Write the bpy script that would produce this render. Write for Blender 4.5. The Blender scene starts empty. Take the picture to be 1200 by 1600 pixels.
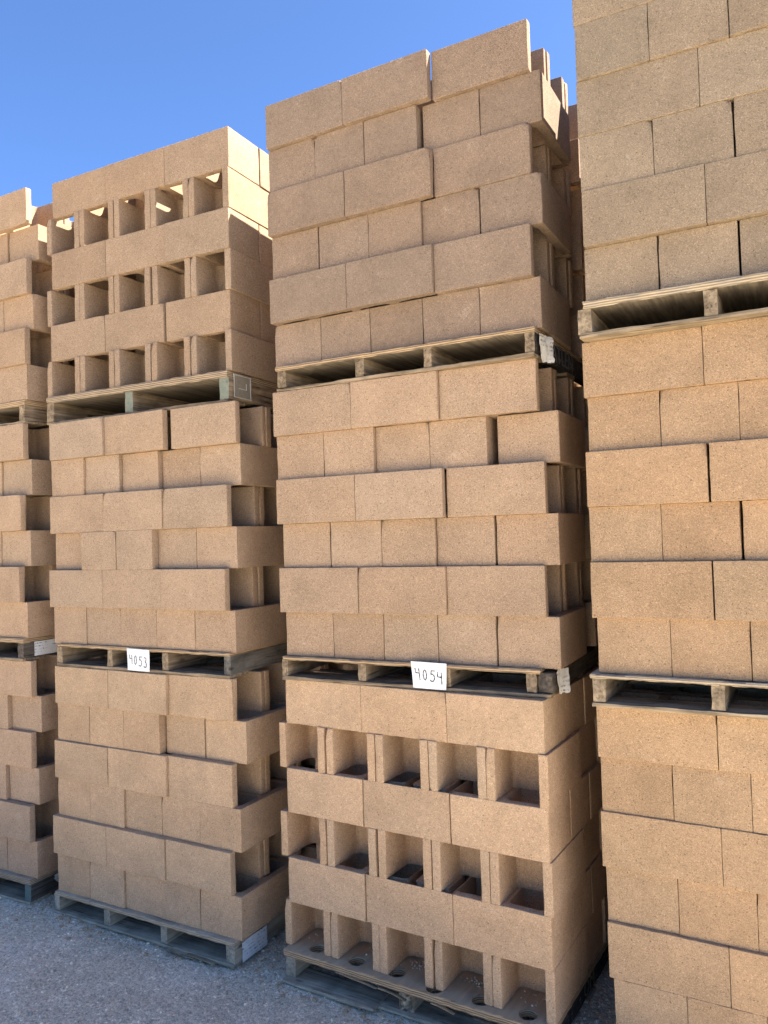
import bpy, bmesh, math, random
from mathutils import Vector, Matrix, noise

# ------------------------------------------------------------------ camera, sky, sun, exposure
# camera: focal length in photo pixels (1200x1600), height, yaw, pitch, roll  (solved from block corners)
CAM = (1226.2, 1.919, 0.50081, 0.02955, -0.03109)
TIERS = {
    ('A', 0): (-4.3394, 2.8068, 0.00429, 0.1361),
    ('A', 1): (-4.3469, 2.7923, -0.00343, 1.4226),
    ('A', 2): (-4.3025, 2.7996, 0.00210, 2.7140),
    ('B', 0): (-2.9540, 2.8124, -0.00983, 0.1169),
    ('B', 1): (-2.9631, 2.8315, 0.00731, 1.3994),
    ('B', 2): (-2.9810, 2.8641, 0.03207, 2.7173),
    ('C', 0): (-1.4982, 2.8170, -0.04505, 0.1324),
    ('C', 1): (-1.4677, 2.8451, 0.01535, 1.3999),
    ('C', 2): (-1.4651, 2.8180, -0.00030, 2.6759),
    ('D', 0): (-0.0893, 2.8230, -0.02351, 0.1359),
    ('D', 1): (-0.0779, 2.7772, -0.00076, 1.4132),
    ('D', 2): (-0.0550, 2.7328, 0.02132, 2.7044),
}
COURSES = {
    ('C', 2, 0): ('H', 0.0251, (-0.6202, -0.3750, -0.1298, 0.1154, 0.3606)),
    ('C', 2, 1): ('S', -0.0152, (-0.6100, -0.2118, 0.1864)),
    ('C', 2, 2): ('H', 0.0094, (-0.6060, -0.3588, -0.1136, 0.1319, 0.3823)),
    ('C', 2, 3): ('S', -0.0110, (-0.6040, -0.2058, 0.1924)),
    ('C', 2, 4): ('H', 0.0068, (-0.6044, -0.3592, -0.1140, 0.1459, 0.3920)),
    ('C', 2, 5): ('S', -0.0165, (-0.5992, -0.2010, 0.2010)),
    ('C', 1, 0): ('H', 0.0219, (-0.6077, -0.3625, -0.1173, 0.1279, 0.3788)),
    ('C', 1, 1): ('S', -0.0052, (-0.6142, -0.2160, 0.1822)),
    ('C', 1, 2): ('H', 0.0132, (-0.6032, -0.3534, -0.1082, 0.1370, 0.3896)),
    ('C', 1, 3): ('S', -0.0209, (-0.6051, -0.2069, 0.1986)),
    ('C', 1, 4): ('H', 0.0179, (-0.6128, -0.3676, -0.1224, 0.1231, 0.3983)),
    ('C', 1, 5): ('S', -0.0236, (-0.6135, -0.2153, 0.1829)),
    ('C', 0, 0): ('H', 0.0035, (-0.6249, -0.3773, -0.1321, 0.1196, 0.3648)),
    ('C', 0, 1): ('S', -0.0008, (-0.5899, -0.1886, 0.2109)),
    ('C', 0, 2): ('H', -0.0012, (-0.6277, -0.3782, -0.1225, 0.1274, 0.3726)),
    ('C', 0, 3): ('S', -0.0034, (-0.5868, -0.1871, 0.2155)),
    ('C', 0, 4): ('H', -0.0033, (-0.6234, -0.3705, -0.1211, 0.1266, 0.3718)),
    ('C', 0, 5): ('S', 0.0035, (-0.5879, -0.1897, 0.2085)),
    ('B', 2, 0): ('H', -0.0054, (-0.6241, -0.3788, -0.1280, 0.1220, 0.3706)),
    ('B', 2, 1): ('S', 0.0070, (-0.5995, -0.2013, 0.2069)),
    ('B', 2, 2): ('H', 0.0026, (-0.6227, -0.3775, -0.1286, 0.1277, 0.3729)),
    ('B', 2, 3): ('S', -0.0033, (-0.5777, -0.1795, 0.2187)),
    ('B', 2, 4): ('H', -0.0015, (-0.6103, -0.3651, -0.1143, 0.1309, 0.3761)),
    ('B', 2, 5): ('S', 0.0029, (-0.5705, -0.1723, 0.2259)),
    ('B', 1, 0): ('H', 0.0082, (-0.6140, -0.3688, -0.1236, 0.1216, 0.3668)),
    ('B', 1, 1): ('S', -0.0228, (-0.6144, -0.2162, 0.1820)),
    ('B', 1, 2): ('H', 0.0194, (-0.6055, -0.3583, -0.1131, 0.1322, 0.3774)),
    ('B', 1, 3): ('S', -0.0164, (-0.5990, -0.2008, 0.1974)),
    ('B', 1, 4): ('H', 0.0193, (-0.5974, -0.3522, -0.1051, 0.1422, 0.3874)),
    ('B', 1, 5): ('S', -0.0083, (-0.5831, -0.1849, 0.2396)),
    ('B', 0, 0): ('H', -0.0084, (-0.5964, -0.3512, -0.1060, 0.1392, 0.3844)),
    ('B', 0, 1): ('S', -0.0241, (-0.6123, -0.2141, 0.1841)),
    ('B', 0, 2): ('H', 0.0025, (-0.5962, -0.3510, -0.1058, 0.1394, 0.3846)),
    ('B', 0, 3): ('S', -0.0020, (-0.6090, -0.2108, 0.1874)),
    ('B', 0, 4): ('H', 0.0248, (-0.5992, -0.3540, -0.1088, 0.1470, 0.3978)),
    ('B', 0, 5): ('S', 0.0060, (-0.6035, -0.2053, 0.1929)),
    ('D', 2, 0): ('H', 0.0249, (-0.6130, -0.3666, -0.1157, 0.1315, 0.3787)),
    ('D', 2, 1): ('S', -0.0050, (-0.6079, -0.2097, 0.1905)),
    ('D', 2, 2): ('H', 0.0005, (-0.6114, -0.3650, -0.1163, 0.1309, 0.3781)),
    ('D', 2, 3): ('S', -0.0046, (-0.6130, -0.2148, 0.1854)),
    ('D', 2, 4): ('H', -0.0152, (-0.6093, -0.3641, -0.1189, 0.1283, 0.3755)),
    ('D', 2, 5): ('S', -0.0194, (-0.6124, -0.2122, 0.1880)),
    ('D', 1, 0): ('H', 0.0059, (-0.6061, -0.3609, -0.1157, 0.1315, 0.3787)),
    ('D', 1, 1): ('S', -0.0129, (-0.6188, -0.2171, 0.1831)),
    ('D', 1, 2): ('H', 0.0131, (-0.6217, -0.3759, -0.1248, 0.1224, 0.3696)),
    ('D', 1, 3): ('S', -0.0130, (-0.6196, -0.2155, 0.1847)),
    ('D', 1, 4): ('H', 0.0130, (-0.6121, -0.3660, -0.1208, 0.1264, 0.3736)),
    ('D', 1, 5): ('S', -0.0069, (-0.6189, -0.2204, 0.1798)),
    ('D', 0, 0): ('H', 0.0017, (-0.5984, -0.3532, -0.1060, 0.1412, 0.3884)),
    ('D', 0, 1): ('S', 0.0017, (-0.6131, -0.2149, 0.1853)),
    ('D', 0, 2): ('H', 0.0166, (-0.6161, -0.3709, -0.1257, 0.1215, 0.3687)),
    ('D', 0, 3): ('S', -0.0001, (-0.6223, -0.2234, 0.1768)),
    ('D', 0, 4): ('H', 0.0087, (-0.6173, -0.3721, -0.1269, 0.1203, 0.3675)),
    ('D', 0, 5): ('S', -0.0093, (-0.6201, -0.2219, 0.1783)),
    ('A', 2, 0): ('H', -0.0080, (-0.6370, -0.3900, -0.1430, 0.1040, 0.3510)),
    ('A', 2, 1): ('S', -0.0276, (-0.5931, -0.1931, 0.2069)),
    ('A', 2, 2): ('H', 0.0162, (-0.6090, -0.3620, -0.1150, 0.1320, 0.3790)),
    ('A', 2, 3): ('S', -0.0120, (-0.5920, -0.1920, 0.2080)),
    ('A', 2, 4): ('H', 0.0396, (-0.5944, -0.3474, -0.1004, 0.1466, 0.3936)),
    ('A', 2, 5): ('S', -0.0056, (-0.5905, -0.1905, 0.2095)),
    ('A', 1, 0): ('H', 0.0019, (-0.6214, -0.3744, -0.1274, 0.1196, 0.3666)),
    ('A', 1, 1): ('S', -0.0253, (-0.6138, -0.2138, 0.1862)),
    ('A', 1, 2): ('H', 0.0179, (-0.6099, -0.3629, -0.1159, 0.1311, 0.3781)),
    ('A', 1, 3): ('S', -0.0189, (-0.5992, -0.1992, 0.2008)),
    ('A', 1, 4): ('H', 0.0251, (-0.5996, -0.3526, -0.1056, 0.1414, 0.3884)),
    ('A', 1, 5): ('S', -0.0101, (-0.5820, -0.1820, 0.2180)),
    ('A', 0, 0): ('H', 0.0047, (-0.6185, -0.3715, -0.1245, 0.1225, 0.3695)),
    ('A', 0, 1): ('S', -0.0156, (-0.6072, -0.2072, 0.1928)),
    ('A', 0, 2): ('H', 0.0132, (-0.6146, -0.3676, -0.1206, 0.1264, 0.3734)),
    ('A', 0, 3): ('S', -0.0003, (-0.6075, -0.2075, 0.1925)),
    ('A', 0, 4): ('H', 0.0173, (-0.5930, -0.3460, -0.0990, 0.1480, 0.3950)),
    ('A', 0, 5): ('S', -0.0133, (-0.5794, -0.1794, 0.2206)),
}
scene = bpy.context.scene
f_px, cam_h, yaw, pitch, roll = CAM
d = Vector((-math.sin(yaw)*math.cos(pitch), math.cos(yaw)*math.cos(pitch), math.sin(pitch)))
r0 = Vector((math.cos(yaw), math.sin(yaw), 0)); u0 = r0.cross(d)
r = r0*math.cos(roll) + u0*math.sin(roll); u = -r0*math.sin(roll) + u0*math.cos(roll)
cam = bpy.data.cameras.new('camera'); cam_ob = bpy.data.objects.new('camera', cam)
scene.collection.objects.link(cam_ob); scene.camera = cam_ob
cam.sensor_fit = 'VERTICAL'; cam.sensor_height = 32; cam.sensor_width = 24
cam.lens = f_px/1600*32; cam.clip_start = .05; cam.clip_end = 2000
cam_ob.matrix_world = Matrix(((r.x, u.x, -d.x, 0), (r.y, u.y, -d.y, 0), (r.z, u.z, -d.z, cam_h), (0, 0, 0, 1)))

SUN_EL = math.radians(48); SUN_AZ = math.radians(63)          # azimuth from +Y towards +X
sd = Vector((math.sin(SUN_AZ)*math.cos(SUN_EL), math.cos(SUN_AZ)*math.cos(SUN_EL), math.sin(SUN_EL)))
world = bpy.data.worlds.new('World'); scene.world = world; world.use_nodes = True
wn = world.node_tree; bg = wn.nodes['Background']
sky = wn.nodes.new('ShaderNodeTexSky'); sky.sky_type = 'NISHITA'; sky.sun_disc = False
sky.sun_elevation = SUN_EL; sky.sun_rotation = SUN_AZ
sky.altitude = 2000; sky.air_density = .8; sky.dust_density = 4.0; sky.ozone_density = 10.0
wn.links.new(sky.outputs[0], bg.inputs[0]); bg.inputs[1].default_value = .072
sun = bpy.data.lights.new('sun', 'SUN'); sun.energy = 5; sun.angle = math.radians(.53); sun.color = (1, .945, .86)
sun_ob = bpy.data.objects.new('sun', sun); scene.collection.objects.link(sun_ob)
sun_ob.rotation_euler = sd.to_track_quat('Z', 'Y').to_euler(); sun_ob.location = (4, 4, 8)
vs = scene.view_settings; vs.view_transform = 'Standard'; vs.look = 'None'; vs.gamma = 1; vs.use_curve_mapping = False
vs.exposure = 2.4

C = scene.collection
L, W, H = .397, .244, .194            # block length, width, course height
rnd = random.Random(7)

# ------------------------------------------------------------------ materials
class Nodes:
    def __init__(s, name, rough=.95, spec=.15):
        s.m = bpy.data.materials.new(name); s.m.use_nodes = True; s.t = s.m.node_tree
        s.b = s.t.nodes['Principled BSDF']
        s.b.inputs['Roughness'].default_value = rough; s.b.inputs['Specular IOR Level'].default_value = spec
    def n(s, kind, **kw):
        nd = s.t.nodes.new('ShaderNode'+kind)
        for k, v in kw.items():
            if k[0] == 'i' and k[1:].isdigit(): s.put(nd.inputs[int(k[1:])], v)
            elif k in nd.inputs.keys(): s.put(nd.inputs[k], v)
            else: setattr(nd, k, v)
        return nd
    def put(s, sock, v):
        if isinstance(v, bpy.types.NodeSocket): s.t.links.new(v, sock)
        else: sock.default_value = v
    def noise(s, vec, scale, detail=2, rough=.5):
        return s.n('TexNoise', Vector=vec, Scale=scale, Detail=detail, Roughness=rough).outputs['Fac']
    def ramp(s, fac, stops, interp='LINEAR'):
        nd = s.n('ValToRGB', i0=fac); cr = nd.color_ramp; cr.interpolation = interp
        while len(cr.elements) < len(stops): cr.elements.new(.5)
        for e, (p, c) in zip(cr.elements, stops):
            e.position = p; e.color = (c, c, c, 1) if not isinstance(c, tuple) else (*c, 1)
        return nd.outputs[0]
    def mix(s, fac, a, b, blend='MIX'):
        nd = s.n('Mix', data_type='RGBA', blend_type=blend)
        s.put(nd.inputs[0], fac); s.put(nd.inputs[6], a if not isinstance(a, tuple) else (*a, 1)); s.put(nd.inputs[7], b if not isinstance(b, tuple) else (*b, 1))
        return nd.outputs[2]
    def math(s, op, a, b=0.0, c=0.0):
        nd = s.n('Math', operation=op); s.put(nd.inputs[0], a); s.put(nd.inputs[1], b); s.put(nd.inputs[2], c)
        return nd.outputs[0]
    def objvec(s, shift=True):
        tc = s.n('TexCoord').outputs['Object']
        if not shift: return tc
        oi = s.n('ObjectInfo').outputs['Random']
        sc = s.n('VectorMath', operation='SCALE', i0=(13.7, 29.3, 7.9)); s.put(sc.inputs['Scale'], oi)
        return s.n('VectorMath', operation='ADD', i0=tc, i1=sc.outputs[0]).outputs[0]
    def scaled(s, vec, sc):
        return s.n('VectorMath', operation='MULTIPLY', i0=vec, i1=sc).outputs[0]
    def bump(s, h, strength, dist):
        bp = s.n('Bump', Strength=strength, Distance=dist, Height=h); s.t.links.new(bp.outputs[0], s.b.inputs['Normal'])
    def out(s, col): s.put(s.b.inputs['Base Color'], col if not isinstance(col, tuple) else (*col, 1)); return s.m

def concrete():
    m = Nodes('sandy_concrete', .96, .1); v = m.objvec()
    v1 = m.n('TexVoronoi', Vector=v, Scale=290.0); v2 = m.n('TexVoronoi', Vector=v, Scale=560.0)
    g1 = m.n('SeparateColor', i0=v1.outputs['Color']).outputs[0]; g2 = m.n('SeparateColor', i0=v2.outputs['Color']).outputs[1]
    k1 = m.ramp(g1, [(0, .68), (.08, .87), (.3, .97), (.75, 1.0), (.9, 1.09), (1, 1.28)])
    k2 = m.ramp(g2, [(0, .7), (.25, .94), (.75, 1.03), (1, 1.25)])
    mot = m.ramp(m.noise(v, 5.5, 4, .6), [(.25, .85), (.5, 1.0), (.78, 1.12)])
    mid = m.ramp(m.noise(v, 45, 3, .6), [(.3, .95), (.7, 1.05)])
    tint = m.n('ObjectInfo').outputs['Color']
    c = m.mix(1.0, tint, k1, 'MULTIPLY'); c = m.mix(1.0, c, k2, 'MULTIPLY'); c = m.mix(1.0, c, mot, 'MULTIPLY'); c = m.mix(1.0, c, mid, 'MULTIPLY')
    hue = m.noise(v, 3.1, 2); c = m.mix(m.ramp(hue, [(.4, 0.0), (.75, .22)]), c, m.mix(1.0, c, (.92, 1.02, 1.05), 'MULTIPLY'))
    # pale lime bloom and scuffs with shapes of their own
    sc = m.math('MULTIPLY', m.ramp(m.noise(v, 11, 5, .65), [(.63, 0.0), (.74, 1.0)]), m.ramp(m.noise(v, 120, 2), [(.45, 0.0), (.6, .45)]))
    c = m.mix(sc, c, (.52, .44, .35))
    # open pits between the grains
    v3 = m.n('TexVoronoi', Vector=v, Scale=105.0); p3 = m.n('SeparateColor', i0=v3.outputs['Color']).outputs[2]
    pit = m.math('MULTIPLY', m.ramp(p3, [(.9, 0.0), (.92, 1.0)]), m.ramp(v3.outputs['Distance'], [(.16, .75), (.3, 0.0)])); c = m.mix(pit, c, (.1, .066, .04))
    # a few rubbed streaks
    st = m.ramp(m.noise(m.scaled(v, (1.0, 1.0, 14.0)), 7, 3, .6), [(.66, 0.0), (.8, .22)]); c = m.mix(st, c, (.5, .42, .33))
    h = m.math('ADD', m.math('MULTIPLY', v1.outputs['Distance'], .55), m.math('MULTIPLY', m.noise(v, 260, 3, .7), .8))
    m.bump(h, .55, .0022)
    return m.out(c)

def wood(name, base, dark, axis, paint=None, ends=False):
    m = Nodes(name, .88, .2); v = m.objvec()
    sc = {'X': (3.0, 70.0, 70.0), 'Y': (70.0, 3.0, 70.0)}[axis]
    g = m.noise(m.scaled(v, sc), 1.0, 4, .62); g2 = m.noise(m.scaled(v, tuple(q*.3 for q in sc)), 1.0, 3, .6)
    c = m.mix(m.ramp(g, [(.32, 0.0), (.62, 1.0)]), dark, base)
    c = m.mix(1.0, c, m.ramp(g2, [(.3, .72), (.7, 1.12)]), 'MULTIPLY')
    dirt = m.ramp(m.noise(v, 9, 4, .6), [(.35, .62), (.6, 1.0)]); c = m.mix(1.0, c, dirt, 'MULTIPLY')
    crack = m.ramp(m.noise(m.scaled(v, tuple(q*1.6 for q in sc)), 1.0, 2, .5), [(.3, .35), (.37, 1.0)]); c = m.mix(1.0, c, crack, 'MULTIPLY')
    kn = m.n('TexVoronoi', Vector=m.scaled(v, tuple(max(4.0, q*.16) for q in sc)), Scale=1.0).outputs['Distance']; c = m.mix(1.0, c, m.ramp(kn, [(.05, .35), (.13, 1.0)]), 'MULTIPLY')
    if paint:
        wear = m.ramp(m.noise(v, 38, 4, .7), [(.3, 0.0), (.46, .94)])
        if ends:        # only the sawn ends were painted
            ny = m.math('ABSOLUTE', m.n('SeparateXYZ', i0=m.n('TexCoord').outputs['Normal']).outputs[1])
            wear = m.math('MULTIPLY', wear, m.ramp(ny, [(.5, 0.0), (.7, .8)] if ends == 'ends' else [(.5, 1.0), (.7, 0.0)]))
        c = m.mix(wear, c, paint)
    m.bump(m.math('ADD', g, m.math('MULTIPLY', m.noise(v, 180, 2), .4)), .5, .0025)
    return m.out(c)

def plywood(name, base, dark):
    m = Nodes(name, .9, .15); v = m.objvec(False); vs_ = m.objvec()
    z = m.n('SeparateXYZ', i0=v).outputs[2]
    wob = m.math('MULTIPLY', m.noise(m.scaled(vs_, (3.0, 3.0, 12.0)), 1.0, 2), .006)
    s1 = m.math('SINE', m.math('MULTIPLY', m.math('ADD', z, wob), 2*math.pi/.0085))
    ply = m.ramp(m.math('ADD', m.math('MULTIPLY', s1, .5), .5), [(.1, .0), (.75, 1.0)])
    g = m.noise(m.scaled(vs_, (60.0, 4.0, 60.0)), 1.0, 4, .6)
    edge = m.mix(ply, dark, base); edge = m.mix(1.0, edge, m.ramp(m.noise(m.scaled(vs_, (14.0, 14.0, 160.0)), 1.0, 4, .7), [(.3, .62), (.7, 1.15)]), 'MULTIPLY')
    top = m.mix(m.ramp(g, [(.3, 0.0), (.7, 1.0)]), (base[0]*.72, base[1]*.76, base[2]*.84), (base[0]*.95, base[1]*.98, base[2]*1.02))
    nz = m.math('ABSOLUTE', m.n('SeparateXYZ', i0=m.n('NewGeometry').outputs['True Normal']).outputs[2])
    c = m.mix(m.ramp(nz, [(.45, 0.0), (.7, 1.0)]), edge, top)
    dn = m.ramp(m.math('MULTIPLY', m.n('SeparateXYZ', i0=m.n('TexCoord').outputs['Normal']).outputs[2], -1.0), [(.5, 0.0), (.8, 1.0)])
    c = m.mix(dn, c, m.mix(m.ramp(g, [(.35, 0.0), (.65, 1.0)]), (.10, .08, .058), (.2, .16, .115)))     # underside painted darker to deepen the shade in the bays
    m.bump(m.math('ADD', ply, m.noise(vs_, 120, 3, .7)), .5, .0016)
    return m.out(c)

def paper(name, col, printed):
    m = Nodes(name, .8, .25); v = m.objvec(False); vs_ = m.objvec()
    c = m.mix(m.ramp(m.noise(vs_, 30, 4, .6), [(.35, 0.0), (.7, .5)]), col, tuple(q*.72 for q in col))
    if printed:
        xyz = m.n('SeparateXYZ', i0=v); y, z = xyz.outputs[1], xyz.outputs[2]
        row = m.ramp(m.math('FRACT', m.math('MULTIPLY', z, 62.0)), [(.0, 0.0), (.55, 0.0), (.6, 1.0), (.95, 1.0), (1, 0.0)])
        let = m.ramp(m.noise(m.scaled(vs_, (1.0, 210.0, 34.0)), 1.0, 3, .7), [(.5, 0.0), (.56, 1.0)])
        blk = m.ramp(m.noise(m.scaled(vs_, (1.0, 14.0, 40.0)), 1.0, 1), [(.45, 0.0), (.52, 1.0)])
        ink = m.math('MULTIPLY', m.math('MULTIPLY', row, let), blk)
        c = m.mix(m.math('MULTIPLY', ink, .8), c, (.05, .05, .07))
    m.bump(m.noise(vs_, 55, 4, .6), .3, .002)
    return m.out(c)

def gravel_mat(name, stones):
    m = Nodes(name, .97, .1); v = m.n('TexCoord').outputs['Object']
    v1 = m.n('TexVoronoi', Vector=v, Scale=95.0); v2 = m.n('TexVoronoi', Vector=v, Scale=240.0)
    g1 = m.n('SeparateColor', i0=v1.outputs['Color']).outputs[0]; g2 = m.n('SeparateColor', i0=v2.outputs['Color']).outputs[0]
    base = m.mix(m.ramp(m.noise(v, 1.7, 5, .6), [(.3, 0.0), (.7, 1.0)]), (.55, .485, .36), (.7, .62, .47))
    base = m.mix(m.ramp(m.noise(v, 2.6, 5, .65), [(.5, 0.0), (.68, .5)]), base, (.74, .66, .54))
    c = m.mix(1.0, base, m.ramp(g1, [(0, .72), (.5, 1.0), (.88, 1.05), (1, 1.35)]), 'MULTIPLY')
    c = m.mix(1.0, c, m.ramp(g2, [(0, .7), (.5, 1.0), (1, 1.25)]), 'MULTIPLY')
    c = m.mix(1.0, c, m.ramp(m.noise(v, 24, 4, .65), [(.3, .88), (.7, 1.12)]), 'MULTIPLY')
    if stones:
        isl = m.n('NewGeometry').outputs['Random Per Island']
        c = m.mix(1.0, c, m.ramp(isl, [(0, .65), (.5, .98), (.85, 1.18), (1, 1.6)]), 'MULTIPLY')
    h = m.math('ADD', m.math('MULTIPLY', v1.outputs['Distance'], -.8), m.math('ADD', m.math('MULTIPLY', v2.outputs['Distance'], -.4), m.noise(v, 70, 5, .7)))
    m.bump(h, .8, .004)
    return m.out(c)

def flat(name, col, rough=.8):
    m = Nodes(name, rough, .2); v = m.objvec()
    return m.out(m.mix(m.ramp(m.noise(v, 90, 3, .6), [(.35, 0.0), (.7, .45)]), col, tuple(q*.6 for q in col)))

M_CON = concrete()
GREY = ((.38, .28, .175), (.15, .105, .066)); TAN = ((.48, .33, .185), (.24, .155, .085)); DARKW = ((.15, .12, .09), (.06, .048, .038)); PALE = ((.45, .345, .225), (.21, .15, .09))
M_WOOD = {k: {ax: wood('wood_%s_%s' % (k, ax.lower()), *c, ax) for ax in 'XY'} for k, c in (('grey', GREY), ('tan', TAN), ('dark', DARKW), ('pale', PALE), ('dusty', ((.5, .42, .3), (.3, .24, .165))))}
M_TEAL = wood('teal_ended_wood', *GREY, 'Y', paint=(.16, .2, .16), ends='ends')
M_TEALDARK = wood('teal_ended_dark_wood', *DARKW, 'Y', paint=(.13, .18, .155), ends='ends')
M_BLACKSIDE = wood('black_sided_wood', *GREY, 'Y', paint=(.026, .027, .03), ends='sides')
M_BLUEGREY = wood('blue_grey_weathered_wood', (.24, .215, .18), (.1, .088, .072), 'Y')
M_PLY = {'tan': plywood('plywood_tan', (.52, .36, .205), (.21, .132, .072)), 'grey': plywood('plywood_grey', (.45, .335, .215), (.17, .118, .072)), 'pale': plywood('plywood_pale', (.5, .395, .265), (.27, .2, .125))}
M_CARD = paper('white_card', (.84, .82, .77), False)
M_TAG = paper('printed_tag_paper', (.7, .68, .64), True); M_TORN = paper('torn_tag_paper', (.68, .64, .56), True)
M_POUCH = flat('dusty_clear_pouch', (.27, .235, .18), .4)
M_STAPLE = flat('steel_staple', (.35, .34, .32), .4)
M_SEAM = flat('pale_pouch_seam', (.5, .47, .41), .5)
M_INK = flat('black_marker_ink', (.03, .03, .035)); M_STENCIL = flat('pale_stencil_paint', (.13, .145, .17)); M_STENCIL2 = flat('ochre_stencil_paint', (.2, .17, .09))
M_GROUND = gravel_mat('dusty_gravel_ground', False); M_STONE = gravel_mat('loose_gravel', True)

# ------------------------------------------------------------------ mesh helpers
def finish(name, bm, mat, angle=35):
    me = bpy.data.meshes.new(name); bmesh.ops.recalc_face_normals(bm, faces=bm.faces); bm.to_mesh(me); bm.free()
    me.polygons.foreach_set('use_smooth', [True]*len(me.polygons)); me.set_sharp_from_angle(angle=math.radians(angle))
    me.materials.append(mat); return me
def link(name, me, parent=None, loc=None, rz=None):
    o = bpy.data.objects.new(name, me); C.objects.link(o); o.parent = parent
    if loc: o.location = loc
    if rz: o.rotation_euler = (0, 0, rz)
    return o
def tag(o, label, cat=None, group=None, kind=None):
    o['label'] = label
    if cat: o['category'] = cat
    if group: o['group'] = group
    if kind: o['kind'] = kind
    return o

def fillet(pts, k):
    """closed polygon of (x, y, radius) -> list of (x, y, corner flag)"""
    out = []; n = len(pts)
    for i in range(n):
        a, b, c = (Vector(pts[j][:2]) for j in ((i-1) % n, i, (i+1) % n)); rad = pts[i][2]
        if rad <= 0 or k < 1: out.append((b.x, b.y, 1)); continue
        u1 = (a-b).normalized(); u2 = (c-b).normalized()
        half = math.acos(max(-1, min(1, u1.dot(u2))))/2; t = rad/math.tan(half)
        cen = b + (u1+u2).normalized()*(rad/math.sin(half)); p1 = b+u1*t; p2 = b+u2*t
        a1 = math.atan2(*(p1-cen).yx); a2 = math.atan2(*(p2-cen).yx); da = (a2-a1+math.pi) % (2*math.pi)-math.pi
        for q in range(k+1):
            w = a1+da*q/k; out.append((cen.x+rad*math.cos(w), cen.y+rad*math.sin(w), 1))
    return out
def resample(cont, step):
    out = []; n = len(cont)
    for i in range(n):
        p, q = cont[i], cont[(i+1) % n]; out.append(p)
        k = int(math.hypot(q[0]-p[0], q[1]-p[1])/step)
        for j in range(1, k+1):
            if k: out.append((p[0]+(q[0]-p[0])*j/(k+1), p[1]+(q[1]-p[1])*j/(k+1), 0))
    return out
def extrude(bm, contours, rings, seed=0, amp=0.0, chip=0.0, big=(), off=(0, 0, 0), rot=0):
    """contours: outer loops counter-clockwise, holes clockwise. rings: (z, inset). Ends are capped."""
    ca, sa = math.cos(rot), math.sin(rot); loops0, loops1 = [], []
    for cont in contours:
        n = len(cont); nor = []
        for i in range(n):
            a, c = cont[(i-1) % n], cont[(i+1) % n]; t = Vector((c[0]-a[0], c[1]-a[1])).normalized(); nor.append((t.y, -t.x))
        prev = None
        for ri, (z, ins) in enumerate(rings):
            ring = []
            for (x, y, cf), nn in zip(cont, nor):
                e = ins; dz = 0
                if chip:
                    nv = noise.noise(Vector((x*55+seed*9.1, y*55, z*55)))+.5*noise.noise(Vector((x*160, y*160+seed*5, z*160)))
                    endr = ri in (0, len(rings)-1)
                    if endr: e += max(0, nv-.12)*chip*1.1; dz = (1 if ri == 0 else -1)*max(0, nv-.25)*chip*.5
                    elif cf: e += max(0, nv-.15)*chip*.8
                    for bx_, by_, bz_, br in big:
                        q = math.sqrt((x-bx_)**2+(y-by_)**2+(z-bz_)**2)
                        if q < br: e += (br-q)*(.35+.5*abs(nv))
                if amp: e += amp*noise.noise(Vector((x*30+seed*3.3, y*30, z*30)))
                px, py = x-nn[0]*e, y-nn[1]*e
                ring.append(bm.verts.new((px*ca-py*sa+off[0], px*sa+py*ca+off[1], z+dz+off[2])))
            if prev:
                for i in range(n): bm.faces.new((prev[i], prev[(i+1) % n], ring[(i+1) % n], ring[i]))
            else: loops0.append(ring)
            prev = ring
        loops1.append(prev)
    for loops, nz in ((loops0, -1), (loops1, 1)):
        ed = []
        for lp in loops:
            for i in range(len(lp)):
                e = bm.edges.get((lp[i], lp[(i+1) % len(lp)])); ed.append(e)
        bmesh.ops.triangle_fill(bm, use_beauty=True, use_dissolve=False, edges=ed, normal=(0, 0, nz))
T_ = .036
def block_contours(k, step, ro=.0024, ri=.022):
    x0, x1, y0, y1 = -L/2, L/2, -W/2, W/2; w0, w1 = x0+.176, x0+.214; e = x1-.036
    outer = [(x0, y0, ro), (x1, y0, ro), (x1, y1, ro), (x0, y1, ro), (x0, y1-T_, ro), (w0, y1-T_-.003, ri), (w0, y0+T_+.003, ri), (x0, y0+T_, ro)]
    hole = [(w1, y0+T_, ri), (w1, y1-T_, ri), (e, y1-T_, ri), (e, y0+T_, ri)]
    cs = [fillet(outer, k), fillet(hole, k)]
    return [resample(c, step) if step else c for c in cs]
BH = H+.0006
BLOCKS = []
for i in range(8):
    bm = bmesh.new(); rr = random.Random(50+i)
    zs = [.0, .0016, .009, .045, .097, .15, BH-.009, BH-.0016, BH]; ins = [.0018, .0003, 0, 0, 0, 0, 0, .0003, .0018]
    big = [(rr.choice((-1, 1))*L/2, rr.choice((-1, 1))*W/2, rr.choice((0, BH)), rr.uniform(.012, .024)) for _ in range((0, 0, 1, 0, 1, 0, 1, 2)[i])]
    extrude(bm, block_contours(3, .011), list(zip(zs, ins)), seed=i+1, amp=.0006, chip=.0085, big=big)
    BLOCKS.append(finish('concrete_block', bm, M_CON, 40))

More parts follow.
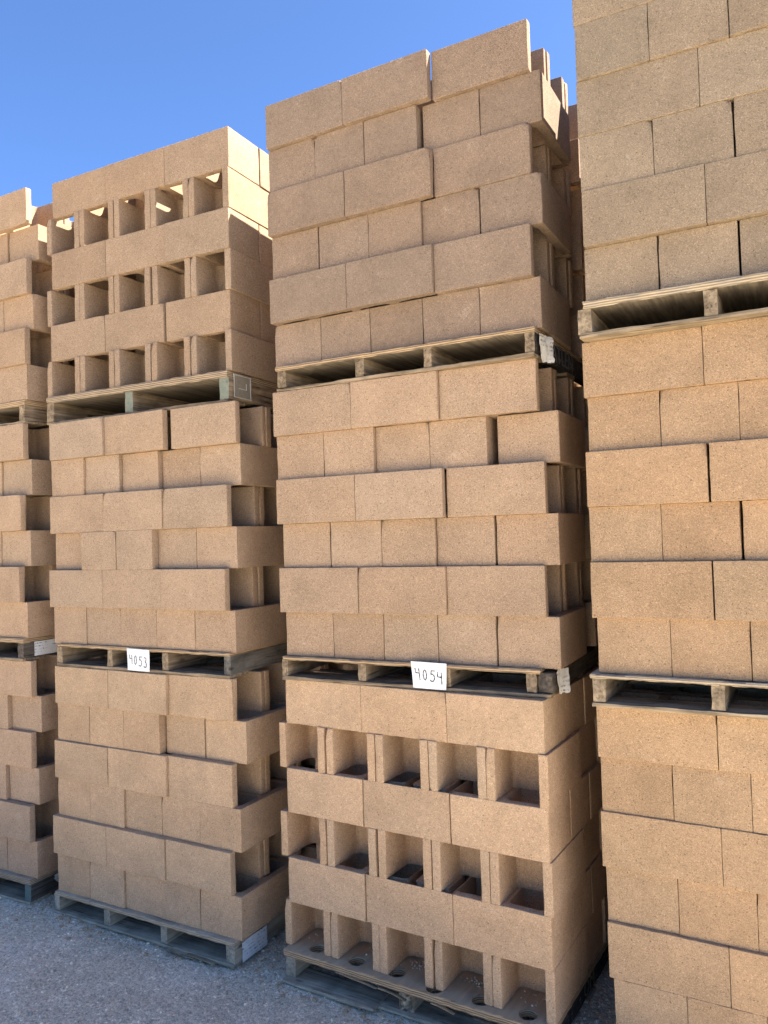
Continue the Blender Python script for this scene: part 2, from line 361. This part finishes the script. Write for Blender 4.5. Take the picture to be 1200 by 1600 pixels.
def sub_box(bm, lo, hi, step=.05, amp=.0015, edge=.002, seed=0, rough_end=0, bend=None):
    """box surface on a grid, edges pulled in unevenly; rough_end splinters the low-y end; bend(x, y) -> dz"""
    n = [max(2, int((hi[a]-lo[a])/step)+1) for a in range(3)]; V = {}
    def co(a, i):
        t = i/n[a]
        return lo[a]+(hi[a]-lo[a])*t
    def vert(i, j, k):
        key = (i, j, k)
        if key not in V:
            p = [co(0, i), co(1, j), co(2, k)]; s = Vector((p[0]*9+seed, p[1]*9, p[2]*25))
            onb = [(i in (0, n[0])), (j in (0, n[1])), (k in (0, n[2]))]
            for a, idx in enumerate(key):
                sg = -1 if idx == 0 else (1 if idx == n[a] else 0)
                if sg:
                    p[a] += sg*amp*noise.noise(s+Vector((a*7.3, 0, 0)))
                    if sum(onb) > 1: p[a] -= sg*edge*(.4+abs(noise.noise(s*6)))
            if rough_end and j <= 1: p[1] += rough_end*(.2+abs(noise.noise(Vector((p[0]*120+seed, p[2]*25, 3)))))*1.6; p[0] += rough_end*.25*noise.noise(s*5)
            if bend: p[2] += bend(p[0], p[1])
            V[key] = bm.verts.new(p)
        return V[key]
    for a in range(3):
        b, c = (a+1) % 3, (a+2) % 3
        for side in (0, n[a]):
            for i in range(n[b]):
                for j in range(n[c]):
                    ks = []
                    for di, dj in ((0, 0), (1, 0), (1, 1), (0, 1)):
                        q = [0, 0, 0]; q[a] = side; q[b] = i+di; q[c] = j+dj; ks.append(vert(*q))
                    bm.faces.new(ks if side else ks[::-1])
def box_part(name, lo, hi, mat, parent, **kw):
    bm = bmesh.new(); sub_box(bm, lo, hi, **kw); return link(name, finish(name, bm, mat, 30), parent)

# ------------------------------------------------------------------ ground
def lines(a, b, step, far):
    xs = []; x = a
    while x < b: xs.append(x); x += step
    xs.append(b); s = step; x = b
    while x < far: s *= 1.35; x += s; xs.append(x)
    s = step; x = a
    while x > -far: s *= 1.35; x -= s; xs.insert(0, x)
    return xs
def gz(x, y):
    return .010*noise.noise(Vector((x*.9, y*.9, 0)))+.006*noise.noise(Vector((x*4, y*4, 2)))+.0035*noise.noise(Vector((x*17, y*17, 5)))-.006
gx, gy = lines(-5.2, .6, .028, 300), lines(.9, 3.9, .028, 300)
verts = [(x, y, gz(x, y)) for y in gy for x in gx]; nx = len(gx)
faces = [(j*nx+i, j*nx+i+1, (j+1)*nx+i+1, (j+1)*nx+i) for j in range(len(gy)-1) for i in range(nx-1)]
me = bpy.data.meshes.new('ground'); me.from_pydata(verts, [], faces); me.materials.append(M_GROUND)
me.polygons.foreach_set('use_smooth', [True]*len(me.polygons))
tag(link('ground', me), 'dusty grey gravel ground of the block yard', kind='structure')

ico = bmesh.new(); bmesh.ops.create_icosphere(ico, subdivisions=1, radius=1)
iv = [v.co.copy() for v in ico.verts]; ifc = [[v.index for v in f.verts] for f in ico.faces]; ico.free()
def pebbles(n, area, size, name, mat, rr, zf):
    vv, ff = [], []
    for _ in range(n):
        x, y = rr.uniform(*area[0]), rr.uniform(*area[1]); s = size[0]*(size[1]/size[0])**(rr.random()**2.2)
        sx, sy, sz = s*rr.uniform(.7, 1.4), s*rr.uniform(.7, 1.3), s*rr.uniform(.45, .9); a = rr.uniform(0, 6.28); c, sn = math.cos(a), math.sin(a); b = len(vv); z = zf(x, y)+sz*.25
        for q in iv:
            k = 1+rr.uniform(-.25, .25); px, py = q.x*sx*k, q.y*sy*k
            vv.append((x+px*c-py*sn, y+px*sn+py*c, z+q.z*sz*k))
        ff += [[b+i for i in f] for f in ifc]
    me = bpy.data.meshes.new(name); me.from_pydata(vv, [], ff); me.materials.append(mat); return me
tag(link('gravel', pebbles(12000, ((-5.0, -.2), (1.6, 3.5)), (.0018, .0095), 'gravel', M_STONE, random.Random(3), gz)),
    'loose grey gravel scattered over the dusty ground', 'gravel', kind='stuff')

def chips():
    rr = random.Random(21); vv, ff = [], []
    spots = [(-2.954+rr.uniform(-.6, .62), 2.79-abs(rr.gauss(0, .045))) for _ in range(110)]+[(-1.55+rr.uniform(-.56, .4), 2.79-abs(rr.gauss(0, .05))) for _ in range(120)]
    spots += [(-2.24+rr.gauss(0, .07), 2.85+rr.uniform(-.15, .4)) for _ in range(90)]+[(-3.66+rr.gauss(0, .05), 2.8+rr.uniform(-.15, .3)) for _ in range(60)]
    for x, y in spots:
        s = rr.choice((.003, .004, .005, .007, .011)); b = len(vv)
        for q in iv: vv.append((x+q.x*s*rr.uniform(.6, 1.4), y+q.y*s*rr.uniform(.6, 1.4), gz(x, y)+s*.3+q.z*s*rr.uniform(.4, .9)))
        ff += [[b+i for i in f] for f in ifc]
    me = bpy.data.meshes.new('concrete_chips'); me.from_pydata(vv, [], ff); me.materials.append(M_CON); return me
co = link('concrete_chips', chips()); co.color = (.45, .32, .2, 1)
tag(co, 'tan concrete chips lying on the gravel along the pallet feet', 'chips', kind='stuff')

# ------------------------------------------------------------------ pallets
LOAD = ('bottom', 'middle', 'top')
PAL = {  # stringer spans, x range of the deck, front overhang, deck thickness, woods
 ('A', 0): dict(st=((-.6, -.55), (-.2, -.16), (.16, .2), (.533, .585)), wood='grey', ply='grey', end='teal', deck=(-.61, .587), dt=.032, front=-.02),
 ('A', 1): dict(st=((-.6, -.56), (-.2, -.16), (.16, .2), (.545, .592)), wood='grey', ply='tan', side='dark', deck=(-.61, .597), dt=.024, front=-.02),
 ('A', 2): dict(st=((-.6, -.56), (-.2, -.16), (.16, .2), (.523, .572)), wood='grey', ply='tan', deck=(-.61, .58), dt=.03, front=-.016),
 ('B', 0): dict(st=((-.616, -.574), (-.243, -.2), (.143, .186), (.548, .6)), wood='dusty', ply='pale', deck=(-.6, .6), dt=.021, front=-.03),
 ('B', 1): dict(st=((-.584, -.542), (-.211, -.173), (.163, .203), (.546, .588)), wood='grey', ply='tan', side='blue', deck=(-.575, .586), dt=.015, front=-.012),
 ('B', 2): dict(st=((-.622, -.565), (-.054, .0), (.545, .602)), wood='grey', ply='grey', end='teal', ends_teal=(1, 2), deck=(-.62, .6), dt=.034, front=-.02),
 ('C', 0): dict(st=((-.6, -.548), (-.04, .02), (.545, .59)), wood='dusty', ply='tan', side='black', deck=(-.606, .605), dt=.03, front=-.034),
 ('C', 1): dict(st=((-.62, -.587), (-.232, -.195), (.15, .188), (.495, .535), (.54, .595)), wood='grey', ply='tan', side='black', deck=(-.612, .553), dt=.015, front=-.012),
 ('C', 2): dict(st=((-.593, -.545), (-.192, -.148), (.125, .163), (.545, .585)), wood='grey', ply='tan', side='black', deck=(-.6, .588), dt=.018, front=-.012),
 ('D', 0): dict(st=((-.62, -.57), (-.23, -.19), (.19, .23), (.57, .61)), wood='grey', ply='tan', deck=(-.62, .62), dt=.02, front=-.02),
 ('D', 1): dict(st=((-.625, -.578), (-.24, -.197), (.19, .23), (.57, .61)), wood='pale', ply='pale', deck=(-.632, .62), dt=.014, front=-.028),
 ('D', 2): dict(st=((-.637, -.59), (-.231, -.187), (.19, .23), (.57, .61)), wood='pale', ply='pale', deck=(-.617, .62), dt=.026, front=-.02),
}
PLABEL = {('A', 0): 'weathered pallet with teal painted end on the gravel under the uncarded stack beside 4053',
 ('A', 1): 'grey pallet with white printed side tag under middle load of uncarded stack beside 4053',
 ('A', 2): 'bare grey-brown pallet under the top load of the uncarded stack beside 4053',
 ('B', 0): 'grey wooden pallet with pale deck and white tag on the gravel under the 4053 stack',
 ('B', 1): 'wooden pallet with blue-grey side carrying the 4053 card', ('B', 2): 'weathered pallet with teal beam ends and side pouch under top load of 4053 stack',
 ('C', 0): 'broken pallet with holed plywood deck on the gravel under the 4054 stack', ('C', 1): 'wooden pallet with split corner beam and curled tag carrying the 4054 card',
 ('C', 2): 'wooden pallet with torn paper tag and dark stencilled side under top load of 4054 stack',
 ('D', 0): 'grey pallet on the gravel under the uncarded stack beside 4054', ('D', 1): 'pale wooden pallet under the middle load of the uncarded stack beside 4054',
 ('D', 2): 'grooved pale grey pallet under the top load of the uncarded stack beside 4054'}
DEPTH = 1.03
def sheet(name, pts, mat, parent, thick=.0008, loc=None):
    """pts: grid rows of 3D points -> thin two-sided sheet"""
    bm = bmesh.new(); nr, nc = len(pts), len(pts[0]); P = [[Vector(q) for q in row] for row in pts]; A, B = [], []
    for i in range(nr):
        ra, rb = [], []
        for j in range(nc):
            t1 = P[min(i+1, nr-1)][j]-P[max(i-1, 0)][j]; t2 = P[i][min(j+1, nc-1)]-P[i][max(j-1, 0)]; nn = t1.cross(t2).normalized()*thick/2
            ra.append(bm.verts.new(P[i][j]+nn)); rb.append(bm.verts.new(P[i][j]-nn))
        A.append(ra); B.append(rb)
    for i in range(nr-1):
        for j in range(nc-1):
            bm.faces.new((A[i][j], A[i][j+1], A[i+1][j+1], A[i+1][j])); bm.faces.new((B[i][j], B[i+1][j], B[i+1][j+1], B[i][j+1]))
    rim = [(0, j) for j in range(nc)]+[(i, nc-1) for i in range(1, nr)]+[(nr-1, j) for j in range(nc-2, -1, -1)]+[(i, 0) for i in range(nr-2, 0, -1)]
    for a, b in zip(rim, rim[1:]+rim[:1]): bm.faces.new((A[a[0]][a[1]], B[a[0]][a[1]], B[b[0]][b[1]], A[b[0]][b[1]]))
    return link(name, finish(name, bm, mat, 50), parent, loc)
def side_tag(parent, x, y0, y1, z0, z1, mat, crumple, seed, torn=0, curl=0, label=None):
    rows = []
    for i in range(9):
        row = []
        for j in range(9):
            u_, v_ = j/8, i/8; y = y0+(y1-y0)*u_; z = z0+(z1-z0)*v_; s = Vector((u_*3.1+seed, v_*3.1, seed))
            y += torn*.5*noise.noise(s*2.3+Vector((9, 0, 0)))*(1 if j in (0, 8) else .4); z += torn*.5*noise.noise(s*2.9)*(1 if i in (0, 8) else .4)
            if torn: y += (y1-y0)*.28*(1-v_)**2*(1 if u_ < .5 else -1)*abs(u_-.5)*2
            row.append((x+.003+crumple*(.6+noise.noise(s*1.7))+curl*(u_**2)*(1-v_*.4), y, z))
        rows.append(row)
    mid = Vector((x, (y0+y1)/2, (z0+z1)/2)); rows = [[tuple(Vector(q)-mid) for q in rw] for rw in rows]
    o = sheet('paper_tag', rows, mat, parent, .001, mid)
    if label: o['label'] = label
    return o
def pallet(key):
    s, t = key; P = PAL[key]; x, y, rz, zb = TIERS[key]
    z0 = 0.0 if t == 0 else TIERS[(s, t-1)][3]+6*H
    root = bpy.data.objects.new('pallet', None); C.objects.link(root); root.location = (x, y, z0); root.rotation_euler = (0, 0, rz)
    tag(root, PLABEL[key], 'pallet', 'wooden pallets under the block loads')
    hh = zb-z0; dt = P['dt']; bt = .017; f = P['front']; w = P['wood']; sd_ = hash_seed(key); zt = hh-dt
    # plywood deck
    x0, x1 = P['deck']; bm = bmesh.new(); cont = [resample(fillet([(x0, f, .003), (x1, f, .003), (x1, f+DEPTH, .003), (x0, f+DEPTH, .003)], 2), .02)]
    if key == ('C', 0):
        for hx, hy in HOLES: cont.append([(hx+.034*math.cos(-a*math.pi/10), hy+.034*math.sin(-a*math.pi/10), 0) for a in range(20)])
    extrude(bm, cont, [(-.001, .003), (.002, .0005), (dt*.5, 0), (dt-.003, 0), (dt, .002)], seed=sd_, amp=.004, chip=.016)
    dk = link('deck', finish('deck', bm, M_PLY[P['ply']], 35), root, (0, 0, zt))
    nst = len(P['st'])
    for i, (a, b) in enumerate(P['st']):
        mat = M_WOOD[w]['Y']
        if P.get('end') == 'teal' and i in P.get('ends_teal', (nst-1,)): mat = M_TEALDARK if s == 'A' else M_TEAL
        if i == nst-1 and P.get('side'): mat = {'dark': M_WOOD['dark']['Y'], 'blue': M_BLUEGREY, 'black': M_BLACKSIDE}[P['side']]
        if key == ('C', 1) and i == 4: mat = M_WOOD['dark']['Y']
        splint = .05 if (key == ('C', 0) and i == 1) else (.012 if key in (('C', 1),) and i == 4 else .004)
        st = box_part('stringer', (a, f+.004, bt-.001), (b, f+DEPTH-.004, zt+.0015), mat, root, step=.012 if splint > .01 else .03, seed=i*3.1+sd_, rough_end=splint, amp=.003)
        if key == ('C', 0) and i == 1: st['label'] = 'splintered broken beam end'
    nb = ((f, f+.14), (f+.44, f+.56), (f+DEPTH-.12, f+DEPTH))
    bw = 'dusty' if t == 0 else w
    for i, (a, b) in enumerate(nb):
        xa, xb = min(P['st'][0][0], x0)+.004, max(P['st'][-1][1], x1)-.004
        if key == ('C', 0) and i == 0:
            o = box_part('bottom_board', (xa, a-.03, 0), (-.13, b-.03, bt), M_WOOD[bw]['X'], root, step=.02, seed=4, amp=.004, edge=.004, bend=lambda px, py: .012*max(0, (px+.45)*1.6))
            o['label'] = 'cracked bottom board'
            box_part('bottom_board', (-.2, a+.012, -.002), (xb, b, bt-.002), M_WOOD[bw]['X'], root, step=.02, seed=9, amp=.004, edge=.004)
            continue
        box_part('bottom_board', (xa, a, 0), (xb, b, bt), M_WOOD[bw]['X'], root, step=.03, seed=i*5.7+sd_, amp=.003, edge=.003)
    return root
def hash_seed(key): return 'ABCD'.index(key[0])*3.7+key[1]*11.3+1
HOLES = [(-.474, .038), (-.267, .035), (-.073, .04), (.113, .012), (.304, .025), (.495, .026)]
HOLES = HOLES+[(hx+.06, hy+.33) for hx, hy in HOLES[:-1]]
PR = {k: pallet(k) for k in TIERS}
def ph(k): return TIERS[k][3]-(0 if k[1] == 0 else TIERS[(k[0], k[1]-1)][3]+6*H)

side_tag(PR[('A', 1)], .594, .05, .25, .022, .098, M_TAG, .002, 3.3, label='white printed paper tag')
side_tag(PR[('A', 0)], .587, .13, .3, .03, .105, M_TORN, .006, 8.1, torn=.015, label='crumpled paper tag')
side_tag(PR[('B', 0)], .602, .02, .2, .008, .098, M_TAG, .003, 5.2, label='white printed paper tag')
side_tag(PR[('B', 2)], .604, .015, .145, .03, .142, M_POUCH, .0035, 6.6, label='dusty grey stapled pouch')
side_tag(PR[('C', 2)], .588, .012, .105, -.015, .088, M_TORN, .011, 1.7, torn=.016, curl=.034, label='torn paper tag')
side_tag(PR[('C', 1)], .598, .03, .115, .008, .098, M_TORN, .006, 2.9, torn=.012, curl=.03, label='curled paper tag')

for i, (ya, yb, za, zb_) in enumerate(((.012, .15, .135, .139), (.012, .15, .028, .032), (.142, .147, .028, .14), (.014, .018, .03, .138), (.05, .11, .072, .077), (.108, .113, .074, .105))):
    box_part('pouch_seam', (.609, ya, za), (.6125, yb, zb_), M_SEAM, PR[('B', 2)], step=.015, amp=.002, edge=.0006, seed=i*2.2)
def stencil(text, size, mat, parent, loc):
    cu = bpy.data.curves.new('stencil', 'FONT'); cu.body = text; cu.size = size; cu.extrude = .0004; cu.resolution_u = 3
    tmp = bpy.data.objects.new('tmp', cu); C.objects.link(tmp); bpy.context.view_layer.update()
    me = bpy.data.meshes.new_from_object(tmp.evaluated_get(bpy.context.evaluated_depsgraph_get())); bpy.data.objects.remove(tmp)
    me.name = 'stencil_lettering'; me.materials.clear(); me.materials.append(mat)
    o = link('stencil_lettering', me, parent, loc); o.rotation_euler = (math.pi/2, 0, math.pi/2); return o
stencil('ATLEN', .1, M_STENCIL, PR[('C', 2)], (.589, .2, .024))
stencil('OM', .09, M_STENCIL2, PR[('C', 0)], (.594, .38, .03))

# splinters of plywood hanging from the broken deck edge
for i, (sx, ln, dz) in enumerate(((-.33, .2, .004), (-.12, .13, -.006), (.12, .1, .002), (.3, .16, -.004))):
    box_part('splinter', (sx, -.042, .098+dz), (sx+ln, -.027, .103+dz), M_WOOD['tan']['X'], PR[('C', 0)], step=.014, amp=.003, edge=.0015, seed=i*4.4, bend=lambda px, py, a=sx, n=ln: -.016*((px-a)/n)**2)

for i, (sx, ln) in enumerate(((.2, .2), (.33, .17))):
    box_part('splinter', (sx, -.05, .004+i*.006), (sx+ln, -.028, .008+i*.006), M_WOOD['pale']['X'], PR[('B', 0)], step=.02, amp=.003, edge=.001, seed=i*6.1, bend=lambda px, py, a=sx, n=ln: -.004*((px-a)/n))
# ------------------------------------------------------------------ blocks
ORD = ('lowest', 'second', 'third', 'fourth', 'fifth', 'topmost')
TINT = {('A', 0): (0.418, 0.282, 0.179), ('A', 1): (0.382, 0.258, 0.163), ('A', 2): (0.338, 0.228, 0.145), ('B', 0): (0.460, 0.308, 0.184), ('B', 1): (0.374, 0.257, 0.165), ('B', 2): (0.316, 0.218, 0.142), ('C', 0): (0.482, 0.319, 0.192), ('C', 1): (0.362, 0.246, 0.158), ('C', 2): (0.252, 0.177, 0.123), ('D', 0): (0.404, 0.265, 0.153), ('D', 1): (0.353, 0.231, 0.135), ('D', 2): (0.261, 0.194, 0.131)}  # batch tones plus painted light: lower loads lightened, upper loads darkened
STEP = {  # how far the blocks after this one stand back from it, read off the side faces that show
 ('C', 2, 5): {1: .03}, ('C', 2, 4): {2: .03}, ('C', 2, 3): {1: .036}, ('C', 2, 2): {2: .012}, ('C', 2, 1): {1: .014},
 ('C', 1, 5): {1: .015}, ('C', 1, 4): {1: .02, 3: .034}, ('C', 1, 3): {1: .026}, ('C', 1, 2): {2: .014}, ('C', 1, 1): {1: .016}, ('C', 1, 0): {2: .005},
 ('C', 0, 1): {0: .006}, ('B', 2, 1): {1: .008}, ('B', 1, 5): {0: .01, 1: .03}, ('B', 1, 4): {0: .014, 1: .014, 2: .026}, ('B', 1, 3): {1: .008},
 ('B', 0, 5): {1: .02}, ('B', 0, 4): {2: .035}, ('B', 0, 3): {1: .014}, ('B', 0, 2): {1: .01}, ('B', 0, 1): {1: .007}, ('B', 0, 0): {1: .008},
 ('A', 0, 4): {3: .022}, ('A', 0, 2): {3: .02}, ('A', 1, 4): {3: .01}, ('A', 2, 4): {3: .008}}
OPEN_FRONT = {('B', 2), ('C', 0)}
REF = {'A': '4053', 'B': '4054', 'C': '4053', 'D': '4054'}      # the neighbour that the end of a row is named after
SNAME = {'A': 'uncarded stack beside 4053', 'B': 'stack with open-ended top', 'C': 'stack with open-ended base', 'D': 'darker-topped stack beside 4054'}
_b = bmesh.new(); extrude(_b, block_contours(1, None, ro=0, ri=.022), [(0, 0), (BH, 0)]); bmesh.ops.recalc_face_normals(_b, faces=_b.faces)
LOWV = [v.co.copy() for v in _b.verts]; _b.verts.index_update(); LOWF = [[v.index for v in f.verts] for f in _b.faces]; _b.free()
hid_v, hid_f = [], []
def add_hidden(off, rot):
    b = len(hid_v); ca, sa = math.cos(rot), math.sin(rot)
    hid_v.extend((v.x*ca-v.y*sa+off[0], v.x*sa+v.y*ca+off[1], v.z+off[2]) for v in LOWV); hid_f.extend([b+i for i in f] for f in LOWF)
count = 0; n_hidden = 0
def put_block(key, c, typ, lx, ly, ang, show, label):
    """lx, ly: block centre in the load's frame"""
    global count, n_hidden
    x, y, rz, zb = TIERS[key]; ca, sa = math.cos(rz), math.sin(rz)
    wx, wy, wz = x+lx*ca-ly*sa, y+lx*sa+ly*ca, zb+c*H
    if show:
        o = bpy.data.objects.new('concrete_block', BLOCKS[rnd.randrange(8)]); C.objects.link(o)
        o.location = (wx, wy, wz); o.rotation_euler = (0, 0, rz+ang+rnd.uniform(-.0035, .0035))
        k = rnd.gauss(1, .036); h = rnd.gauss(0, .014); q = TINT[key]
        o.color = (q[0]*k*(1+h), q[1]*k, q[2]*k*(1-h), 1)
        tag(o, label, 'block', 'concrete blocks stacked on the pallets'); count += 1
    else:
        add_hidden((wx, wy, wz), rz+ang); n_hidden += 1
for (s, t, c), (typ, ly, pos) in COURSES.items():
    key = (s, t); opened = key in OPEN_FRONT; n = len(pos); w = W if typ == 'H' else L
    aS = 0 if opened else math.pi; aH = math.pi/2 if opened else -math.pi/2
    tail = '%s course, %s load, %s' % (ORD[c], LOAD[t], SNAME[s])
    for i, lx in enumerate(pos):
        show = s in 'BC' or (s == 'A' and i >= (2 if typ == 'S' else 3)) or (s == 'D' and i <= (1 if typ == 'S' else 2))
        k = i if s in 'CD' else n-1-i
        ref = REF[s]
        place = {0: '%s end' % ref, n-1: 'far end from %s' % ref}.get(k, 'middle' if n == 3 or k == 2 else ('second from %s end' % ref if k == 1 else 'fourth from %s end' % ref))
        kind = 'lengthwise' if typ == 'S' else ('open-ended' if opened else 'end-on')
        jy = rnd.uniform(-.0025, .0025)
        if (s, t, c) == ('B', 1, 2) and i in (1, 2): jy -= .045
        st_ = STEP.get((s, t, c), {}); jy += sum(st_.values())/2-sum(p for j, p in st_.items() if j >= i)
        dep = W if typ == 'S' else L
        put_block(key, c, typ, lx+w/2, ly+dep/2+jy, aS if typ == 'S' else aH, show, '%s tan block, %s, %s' % (kind, place, tail))
    # rows behind the face
    end_ref = {'A': '4053', 'B': '4054', 'C': 'uncarded', 'D': ''}[s]
    base = pos[0] if typ == 'S' else pos[0]+(pos[-1]+W-pos[0]-3*L-.008)/2
    if typ == 'S':
        for row in (1, 2, 3):
            if (s, t, c) == ('D', 2, 5) and row != 2: continue       # sun reaches the neighbour through these gaps
            for i in range(3):
                lx = pos[i]+rnd.uniform(-.004, .004)+(.006*row if i == 2 and not opened else 0)
                show = i == 2 and ((s in 'BC' and row <= 2) or (s == 'A' and row == 1) or (s == 'C' and c == 5 and t == 2) or (s == 'A' and c == 5 and t == 2))
                put_block(key, c, 'S', lx+L/2, ly+W/2+row*(W+.005), aS, show, 'tan block %s behind face, %s end, %s' % (('', 'one row', 'two rows', 'three rows')[row], end_ref, tail))
    else:
        for i in range(3):
            show = i == 2 and s in 'BC'
            put_block(key, c, 'S', base+i*(L+.004)+L/2+(.006 if i == 2 else 0), ly+L+.006+W/2, aS, show, 'tan block behind end-on row, %s end, %s' % (end_ref, tail))
        for i in range(5): put_block(key, c, 'H', pos[i]+W/2, ly+L+W+.012+L/2, -aH, False, '')
# assumed row added behind without pallets, to keep light out of bays and gaps
for s, bx_ in (('A', -4.55), ('B', -3.15), ('C', -1.7), ('D', -.28), ('D', 1.1)):
    for c in range(19):
        if c % 2: cells = [(bx_-.398*1.0+i*.399, 4.02+.122, math.pi) for i in range(3)]
        else: cells = [(bx_-.49+i*.246, 4.03+.1985, -math.pi/2) for i in range(5)]
        for cx, cy, an in cells: add_hidden((cx+rnd.uniform(-.004, .004), cy, c*H-.01), an); n_hidden += 1
hm = bpy.data.meshes.new('inner_and_added_blocks'); hm.from_pydata(hid_v, [], hid_f); hm.materials.append(M_CON)
ho = link('inner_and_added_blocks', hm); ho.color = (.43, .295, .18, 1)
tag(ho, 'tan concrete blocks filling inner and rear stack rows, plus an added row behind blocking light', 'block', kind='stuff')
print('blocks', count, 'hidden', n_hidden)

# crumbs of broken concrete lying in the open cells on the holed deck
vals = []
def crumb_mesh():
    rr = random.Random(5); vv, ff = [], []
    for cx, cy, nn, sp in ((.005, .13, 70, .03), (-.24, .12, 14, .03), (.25, .13, 40, .03), (.49, .12, 12, .04), (-.5, .12, 12, .03)):
        for _ in range(nn):
            x, y = cx+rr.gauss(0, sp), min(.155, cy+rr.gauss(0, sp*.6)); sz = rr.uniform(.0015, .005); b = len(vv)
            for q in iv: vv.append((x+q.x*sz*rr.uniform(.7, 1.3), y+q.y*sz*rr.uniform(.7, 1.3), sz*.5+q.z*sz*rr.uniform(.6, 1.1)))
            ff += [[b+i for i in f] for f in ifc]
    me = bpy.data.meshes.new('concrete_crumbs'); me.from_pydata(vv, [], ff); me.materials.append(M_STONE); return me
x, y, rz, zb = TIERS[('C', 0)]
tag(link('concrete_crumbs', crumb_mesh(), None, (x, y, zb), rz), 'crumbs of broken concrete on the holed pallet deck', 'crumbs', kind='stuff')

# ------------------------------------------------------------------ number cards
GLYPH = {  # strokes in a unit box, y up
 '4': [[(.08, 1), (.1, .62), (.16, .6), (.72, .58)], [(.66, .98), (.72, .5), (.8, .0)]],
 '0': [[(.38, .96), (.2, .8), (.16, .45), (.3, .1), (.5, .02), (.68, .2), (.72, .55), (.58, .88), (.38, .97)]],
 '5': [[(.85, .98), (.28, .97), (.24, .64), (.5, .68), (.76, .5), (.78, .2), (.55, .02), (.22, .06), (.1, .16)]],
 '3': [[(.16, .92), (.42, 1), (.66, .86), (.6, .68), (.4, .56), (.66, .48), (.8, .24), (.66, .03), (.4, .0), (.12, .14)]]}
def number_card(key, text, corners, label, heights):
    root = bpy.data.objects.new('number_card', None); C.objects.link(root); x, y, rz, zb = TIERS[key]
    tl, tr, br, bl = [Vector(q) for q in corners]; cen = (tl+tr+br+bl)/4; fy = PAL[key]['front']-.004
    root.location = (x+cen.x*math.cos(rz)-fy*math.sin(rz), y+cen.x*math.sin(rz)+fy*math.cos(rz), cen.y); root.rotation_euler = (0, 0, rz)
    tag(root, label, 'card', 'hand-numbered paper cards')
    def P(u_, v_, lift=0):          # u to the right, v up
        q = (bl*(1-u_)+br*u_)*(1-v_)+(tl*(1-u_)+tr*u_)*v_-cen
        dy = -.006*(1-v_)**2-.004*math.sin(u_*math.pi)*(1-v_)+.0012*noise.noise(Vector((u_*4, v_*4, 3)))
        return (q.x, dy-lift, q.y)
    sheet('paper', [[P(j/10, i/8) for j in range(11)] for i in range(9)], M_CARD, root, .0006)
    for uu in (.1, .88):
        q = P(uu, .95, .0006); box_part('staple', (q[0]-.005, q[1]-.0006, q[2]-.0004), (q[0]+.005, q[1]+.006, q[2]+.0004), M_STAPLE, root, step=.01, amp=0, edge=0)
    for i, ch in enumerate(text):
        bm = bmesh.new(); ux, uw, v0, vh = .09+i*.215, .18, *heights[i]
        for st in GLYPH[ch]:
            pts = []
            for a, b in zip(st, st[1:]):
                for k in range(5): pts.append((a[0]+(b[0]-a[0])*k/5, a[1]+(b[1]-a[1])*k/5))
            pts.append(st[-1]); pv = None
            for k, p in enumerate(pts):
                q0, q1 = pts[max(0, k-1)], pts[min(len(pts)-1, k+1)]; tx, ty = (q1[0]-q0[0])*.155*1.5, (q1[1]-q0[1])*vh; ll = math.hypot(tx, ty) or 1
                hw = .019*(1+.25*math.sin(k*1.3+i)); nxu, nyu = -ty/ll*hw/1.5, tx/ll*hw
                uu, vv_ = ux+p[0]*uw, v0+p[1]*vh; e = [bm.verts.new(P(uu+sg*nxu, vv_+sg*nyu, .0008)) for sg in (1, -1)]
                if pv: bm.faces.new((pv[0], pv[1], e[1], e[0]))
                pv = e
        link('numeral', finish('numeral', bm, M_INK), root)
number_card(('B', 1), '4053', ((-.06, 1.397), (.091, 1.394), (.096, 1.290), (-.05, 1.291)), 'white paper card with handwritten number 4053 hanging under end-on blocks beside blue-grey beam', ((.3, .42), (.28, .42), (.22, .44), (.18, .46)))
number_card(('C', 1), '4054', ((.02, 1.409), (.176, 1.406), (.174, 1.304), (.031, 1.305)), 'white paper card with handwritten number 4054 hanging above open-ended blocks by a split beam', ((.3, .46), (.32, .4), (.28, .42), (.2, .46)))
